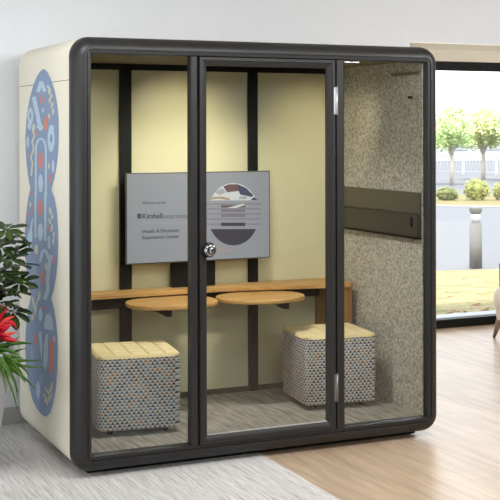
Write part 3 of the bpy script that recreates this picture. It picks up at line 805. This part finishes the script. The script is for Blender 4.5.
# long-stalked whorls that reach out towards the side of the booth
for q in ((-.165, .40, 1.03), (-.185, .36, 1.19), (-.175, .40, 1.10), (-.165, .38, .945), (-.215, .34, .98), (-.235, .32, 1.07), (-.175, .42, .885), (-.255, .36, .92), (-.235, .36, 1.22), (-.21, .44, 1.15),
          (-.20, .40, .80), (-.24, .42, .76), (-.265, .34, .84), (-.27, .34, 1.00), (-.26, .38, 1.13), (-.22, .48, .90)):
    e = Vector(q); spots.append((base + Vector((.02, 0, max(.06, e.z-.58-.12))), e))
for org, e in spots:
    tm.tube([org, org.lerp(e, .5)+Vector((0, 0, .015)), e], [.0035, .0026, .002], 6)
    whorl(e, Vector((rnd.uniform(-.45, .45), rnd.uniform(-.6, .2), 1)), rnd.uniform(.085, .108), rnd.choice((8, 8, 9)))
tm.build('stem', M['stem'], um); fm2.build('foliage', M['leaf_dark'], um)

# ------------------------------------------------------------------ armchair by the window
ac = empty('armchair', (4.72, 2.28, 0), 'cream upholstered armchair with brown wooden legs by the window, cut by the right edge', 'armchair')
def rbox(x0, x1, y0, y1, z0, z1, r, seg=5): return MB().box(x0, x1, y0, y1, z0, z1, bevel=r, seg=seg)
rbox(4.322, 5.02, 1.95, 2.62, .205, .43, .095, 7).build('seat_cushion', M['cushion'], ac, smooth=60)
MB().prism([(4.365, .10), (4.97, .10), (4.99, .27), (4.345, .27)], 2.02, 2.58, 'Y').build('seat_base', M['cushion'], ac, bevel=.02)
rbox(4.47, 4.95, 2.50, 2.66, .40, .88, .06, 5).build('back_cushion', M['cushion'], ac, smooth=60)
for lx, ly, kx, ky in ((4.385, 2.10, -.03, -.05), (4.95, 2.10, .03, -.05), (4.350, 2.50, -.037, .04), (4.95, 2.50, .03, .04)):
    MB().cyl((lx+kx*.2, ly+ky*.2, .145), (lx+kx, ly+ky, .0005), .027, .011, 14).build('leg', M['walnut'], ac)
for ax in (4.408, 4.955):
    MB().tube([(ax, 2.56, .40), (ax+.003, 2.575, .60), (ax+.006, 2.55, .635), (ax+.01, 2.3, .62), (ax+.01, 2.05, .60), (ax+.01, 2.02, .56), (ax+.01, 2.03, .40)], [.019, .018, .018, .018, .018, .018, .018], 10).build('arm_frame', M['walnut'], ac)

# ------------------------------------------------------------------ outside
FWD = Vector((math.sin(YAW), math.cos(YAW), 0)); RGT = Vector((math.cos(YAW), -math.sin(YAW), 0))
def at(px, Z, z):                         # ground plan point at bearing px, distance Z, height z
    p = CAM + FWD*Z + RGT*((px-250)/F*Z); return Vector((p.x, p.y, z))
def strip(name, pts, m, t=.15):
    mb = MB(); mb.bm.free(); mb.bm = bmesh.new(); n = len(pts)
    A = [mb.bm.verts.new(p) for p in pts]; B = [mb.bm.verts.new(p-Vector((0, 0, t))) for p in pts]
    mb.bm.faces.new(A); mb.bm.faces.new(B[::-1])
    for k in range(n): mb.bm.faces.new((A[k], B[k], B[(k+1) % n], A[(k+1) % n]))
    return struct(mb.build(name, m))
strip('ground_lawn', [Vector((2.2, 3.38, -.04)), Vector((14, 3.38, -.04)), at(800, 17.8, -.40), at(500, 18.6, -.42), at(436, 18.6, -.45), at(250, 18.8, -.46)], M['lawn'])
strip('ground_road', [at(200, 18.4, -.47), at(436, 18.4, -.46), at(500, 18.4, -.43), at(820, 17.5, -.41), at(820, 41, -.96), at(500, 42, -.98), at(200, 44.5, -.98)], M['road'])
strip('ground_kerb', [at(200, 44.4, -.96), at(500, 41.9, -.96), at(820, 40.9, -.96), at(820, 41.5, -.94), at(500, 42.5, -.94), at(200, 45, -.94)], M['kerb'], .2)
strip('ground_verge', [at(200, 45, -.95), at(500, 42.5, -.95), at(820, 41.5, -.95), at(820, 52, -1.04), at(200, 52, -1.04)], M['verge'])
strip('ground_far_road', [at(100, 51.9, -1.045), at(900, 51.9, -1.045), at(1000, 140, -1.1), at(0, 140, -1.1)], M['road'])
# bollard lamp
bp_ = at(475.5, 18.9, 0)
bo = empty('bollard_light', (bp_.x, bp_.y, -.45), 'short grey bollard lamp standing where lawn meets road', 'bollard')
MB().cyl((bp_.x, bp_.y, -.47), (bp_.x, bp_.y, .27), .098, n=28).build('post', M['concrete'], bo)
MB().cyl((bp_.x, bp_.y, .27), (bp_.x, bp_.y, .42), .07, n=24).build('lamp_lens', M['lens'], bo)
MB().lathe([(.001, .40), (.07, .405), (.098, .445), (.10, .50), (.001, .515)], (bp_.x, bp_.y, 0), 28).build('cap', M['concrete'], bo, smooth=35)

def leafy(mb, c, rx, ry, rz_, count, size, rr, m):
    """crown of many small leaf blades over a few noisy lumps"""
    i = mb.mi(m)
    for _ in range(count):
        d = Vector((rr.gauss(0, 1), rr.gauss(0, 1), rr.gauss(0, 1))).normalized()
        q = rr.uniform(.55, 1.0)**.5 * (1+.28*mnoise.noise(d*2.1+c*.37))
        p = c + Vector((d.x*rx*q, d.y*ry*q, d.z*rz_*q))
        a = Vector((rr.gauss(0, 1), rr.gauss(0, 1), rr.gauss(0, 1))).normalized(); b = a.orthogonal().normalized(); s = size*rr.uniform(.6, 1.3)
        f = mb.bm.faces.new([mb.bm.verts.new(p+a*s*x+b*s*y) for x, y in ((-1, 0), (-.2, .5), (1, 0), (-.2, -.5))]); f.material_index = i
def core(mb, c, rx, ry, rz_, m):
    b = bmesh.new(); bmesh.ops.create_icosphere(b, subdivisions=3, radius=1)
    for v in b.verts:
        k = .8*(1+.3*mnoise.noise(v.co*2.0+c*.37)); v.co = Vector((v.co.x*rx*k, v.co.y*ry*k, v.co.z*rz_*k))+c
    for f in b.faces: f.smooth = True
    mb.merge(b, m)
rr = random.Random(11)
def tree(px, Z, zb, ztop, hw, trunk_w, m, label, lean=0):
    p = at(px, Z, zb); t = empty('street_tree', p, label, 'tree', 'trees across the road')
    h_ = ztop-zb; ch = h_*.62; cz = ztop-ch/2; c = Vector((p.x, p.y, cz))
    tk = MB(); tk.tube([p-Vector((0, 0, .05)), p+Vector((.02, 0, h_*.3)), p+Vector((0, .02, h_*.62))], [trunk_w*1.25, trunk_w, trunk_w*.7], 10)
    for a in range(4):
        e = c + Vector((math.cos(a*1.6)*hw*.6, math.sin(a*1.6)*hw*.6, ch*.1)); tk.tube([p+Vector((0, 0, h_*.36)), e], [trunk_w*.55, trunk_w*.2], 7)
    tk.build('trunk', M['trunk'], t)
    cr = MB()
    for dx, dy, dz, s in ((0, 0, .05, .82), (-.42, .1, -.08, .60), (.42, -.1, -.05, .6), (.05, .4, .12, .55), (-.1, -.4, .1, .55), (.15, 0, .28, .5)):
        q = c + Vector((dx*hw, dy*hw, dz*ch)); core(cr, q, hw*s*.8, hw*s*.8, ch*.5*s, m); leafy(cr, q, hw*s, hw*s, ch*.56*s, 420, .07*hw+.02, rr, m)
    cr.build('crown', m, t)
tree(451.5, 60, -1.06, 2.95, 1.22, .085, M['tree_a'], 'green leafed young tree with pale trunk, nearest the booth frame')
tree(483, 66, -1.06, 2.9, 1.45, .10, M['tree_b'], 'yellow green tree with pale trunk, further from the booth frame')
tree(520, 64, -1.06, 3.6, 1.5, .10, M['tree_a'], 'green tree crown cut off by the photo right edge')
def bush(px, Z, zb, hw, h_, m, label):
    p = at(px, Z, zb); b = MB()
    for dx, s in ((-.4, .75), (.4, .8), (0, 1)):
        q = p + RGT*(dx*hw) + Vector((0, 0, h_*.48)); core(b, q, hw*.62*s, hw*.62*s, h_*.55*s, m); leafy(b, q, hw*.68*s, hw*.68*s, h_*.58*s, 420, .05, rr, m)
    o = b.build('bush', m); tag(o, label, 'bush', 'bushes on the far verge')
    return o
bush(447, 46.5, -1.0, .47, .52, M['bush_b'], 'low green bush on the far verge beside the booth frame')
bush(476.5, 46.5, -1.0, .56, .84, M['bush_a'], 'largest rounded yellow green bush behind the bollard lamp')
bush(504, 46.5, -1.0, .50, .80, M['bush_a'], 'yellow green bush on the verge, cut by the right edge')
# white boundary fence and building behind
fe = empty('boundary_fence', at(480, 72, -1.08), 'white railing fence beyond the trees', 'fence')
f0, f1 = at(400, 78, 0), at(620, 70, 0)
dv = (f1-f0); Lf = dv.length; dv.normalize()
rl = MB()
for z in (-.9, .05, .12): rl.tube([f0+Vector((0, 0, z)), f1+Vector((0, 0, z))], .03, 6)
k = 0.0
while k < Lf: rl.tube([f0+dv*k+Vector((0, 0, -.9)), f0+dv*k+Vector((0, 0, .05))], .012, 5); k += .22
rl.build('railing', M['white_paint'], fe)
k = 0.0
while k <= Lf:
    q = f0+dv*k; MB().box(q.x-.07, q.x+.07, q.y-.07, q.y+.07, -1.09, .25).build('post', M['white_paint'], fe); k += 2.2
bd0 = at(470, 110, -1.1)
bd = empty('far_building', bd0, 'low white building far beyond the fence', 'building')
wl = MB().box(bd0.x-22, bd0.x+26, bd0.y, bd0.y+12, -1.1, 1.9).build('wall', M['white_paint'], bd)
for k in range(12):
    x = bd0.x-20+k*3.6; MB().box(x, x+1.7, bd0.y-.06, bd0.y+.02, -.1, 1.0).build('window', mat('hazy_window', (150, 154, 162), rough=.3) if k == 0 else bpy.data.materials['hazy_window'], bd)
MB().box(bd0.x-22.4, bd0.x+26.4, bd0.y-.4, bd0.y+12.4, 1.9, 2.2).build('roof', M['concrete'], bd)

# fallen leaves on the lawn
lf_me = None; first = None
spots_l = [(460, 272), (471, 272.5), (464, 277), (466, 279), (457, 278), (487, 271), (486, 276), (448, 289.5), (450, 293), (474, 286), (470, 290.5), (459, 290), (475, 299), (477, 299.5), (448, 307), (481, 291), (456, 303), (484, 303), (443, 281), (468, 309)]
sides = ['near the bollard foot', 'halfway down the lawn', 'close to the window sill']
for k, (x, y) in enumerate(spots_l):
    t = (y-268)/(320-268); Z = 18.6+(11.9-18.6)*min(1, t*1.45)**.8; zz = CAM.z-(y-130.4)/F*Z
    c = at(x, Z, 0)
    # height of the sloping lawn under the leaf
    s = (c.y-3.38)/(at(468, 18.6, 0).y-3.38); gz = -.04+(-.43+.04)*min(1, max(0, s))
    if first is None:
        mb = MB(); pts = [(math.cos(a)*(.075+.03*math.cos(5*a)), math.sin(a)*(.06+.025*math.cos(5*a)), .012*math.sin(2*a)+.012) for a in [2*PI*q/20 for q in range(20)]]
        cv = mb.bm.verts.new((0, 0, .004)); vs = [mb.bm.verts.new(p) for p in pts]
        for q in range(20): mb.bm.faces.new((cv, vs[q], vs[(q+1) % 20]))
        o = mb.build('fallen_leaf', M['dead_leaf']); first = o
    else:
        o = first.copy(); COL.objects.link(o)
    o.location = (c.x, c.y, gz+.004); o.rotation_euler = (rr.uniform(-.3, .3), rr.uniform(-.3, .3), rr.uniform(0, 6)); sc_ = rr.uniform(.45, .9); o.scale = (sc_,)*3
    tag(o, 'curled brown fallen leaf lying on the lawn outside', 'leaf', 'fallen leaves on the lawn')

# ------------------------------------------------------------------ light
wd = bpy.data.worlds.new('overcast_sky'); sc.world = wd; wd.use_nodes = True
bg = wd.node_tree.nodes['Background']; bg.inputs['Color'].default_value = (.90, .95, 1.0, 1); bg.inputs['Strength'].default_value = 3.5
def area(name, loc, rot, sx_, sy_, power, col=(1, 1, 1), spread=None):
    l = bpy.data.lights.new(name, 'AREA'); l.shape = 'RECTANGLE'; l.size = sx_; l.size_y = sy_; l.energy = power; l.color = col
    if spread: l.spread = spread
    o = bpy.data.objects.new(name, l); COL.objects.link(o); o.location = loc; o.rotation_euler = rot
    return o
sun = bpy.data.lights.new('sun', 'SUN'); sun.energy = 8.0; sun.angle = math.radians(8); sun.color = (1, .96, .9)
so = bpy.data.objects.new('sun', sun); COL.objects.link(so); so.location = (0, 30, 30)
so.rotation_euler = Vector((.35, .55, -1.0)).to_track_quat('-Z', 'Y').to_euler()     # high sun from behind the building
pt = area('window_portal', (5.66, YW+.3, 1.2), (-PI/2, 0, 0), 5.8, 2.3, 10); pt.data.cycles.is_portal = True
pt2 = area('window_portal', (XL-.2, (WLa+WLb)/2, (WLz0+WLz1)/2), (0, -PI/2, 0), WLz1-WLz0, WLb-WLa, 10); pt2.data.cycles.is_portal = True  # guides sky light through the added left window
# tilted fill lights, unseen and added, washing the back wall and the booth
T = math.radians(52)
for x, y, p in ((1.2, -2.2, 25), (4.0, -2.2, 60), (-2.3, -4.6, 10), (.8, -5.6, 34), (4.2, -5.6, 36)):
    area('added_fill', (x, y, ZC-.35), (T, 0, 0), 1.4, .5, p, (.93, .97, 1))
ww = area('added_fill', (-.55, -.9, 2.72), (0, 0, 0), .9, .4, 8, (.97, .98, 1), math.radians(100))  # aimed fill, added to lift the wall left of the booth
ww.rotation_euler = Vector((.42, 2.19, -1.75)).to_track_quat('-Z', 'Y').to_euler()
al = area('added_fill', (5.2, 2.0, ZK-.03), (math.radians(62), 0, 0), 3.2, .15, 9, (1, .97, .92))  # fill added in the alcove to brighten the window header
for x, y, p in ((-.6, -2.3, 4), (1.4, -1.9, 28), (3.4, -1.9, 22)):  # downward fill lights added to brighten carpet and planks
    area('added_fill', (x, y, ZC-.05), (0, 0, 0), 1.2, .6, p, (1, .98, .96))
# booth ceiling lights: a flat panel and three spots that wash the back wall
area('booth_lamp', (1.01, .18, CZ-.018), (math.radians(10), 0, 0), .40, .11, 14, (1, .96, .89), math.radians(126))
def spot(x, y, tx, tz, p):
    l = bpy.data.lights.new('booth_spot', 'SPOT'); l.energy = p; l.color = (1, .88, .62); l.spot_size = math.radians(67); l.spot_blend = 1.0; l.shadow_soft_size = .03
    o = bpy.data.objects.new('booth_spot', l); COL.objects.link(o); o.location = (x, y, CZ-.02)
    o.rotation_euler = (Vector((tx, VB, tz))-o.location).to_track_quat('-Z', 'Y').to_euler()
spot(.30, .24, .30, 1.56, 10); spot(1.0, .24, .98, 1.58, 32); spot(1.80, .24, 1.86, 1.55, 20)

sc.view_settings.view_transform = 'Standard'; sc.view_settings.look = 'None'
sc.view_settings.exposure = 0.0; sc.view_settings.gamma = 1.0; sc.view_settings.use_curve_mapping = False
for o in list(COL.objects):
    if 'world_parts' in o: del o['world_parts']
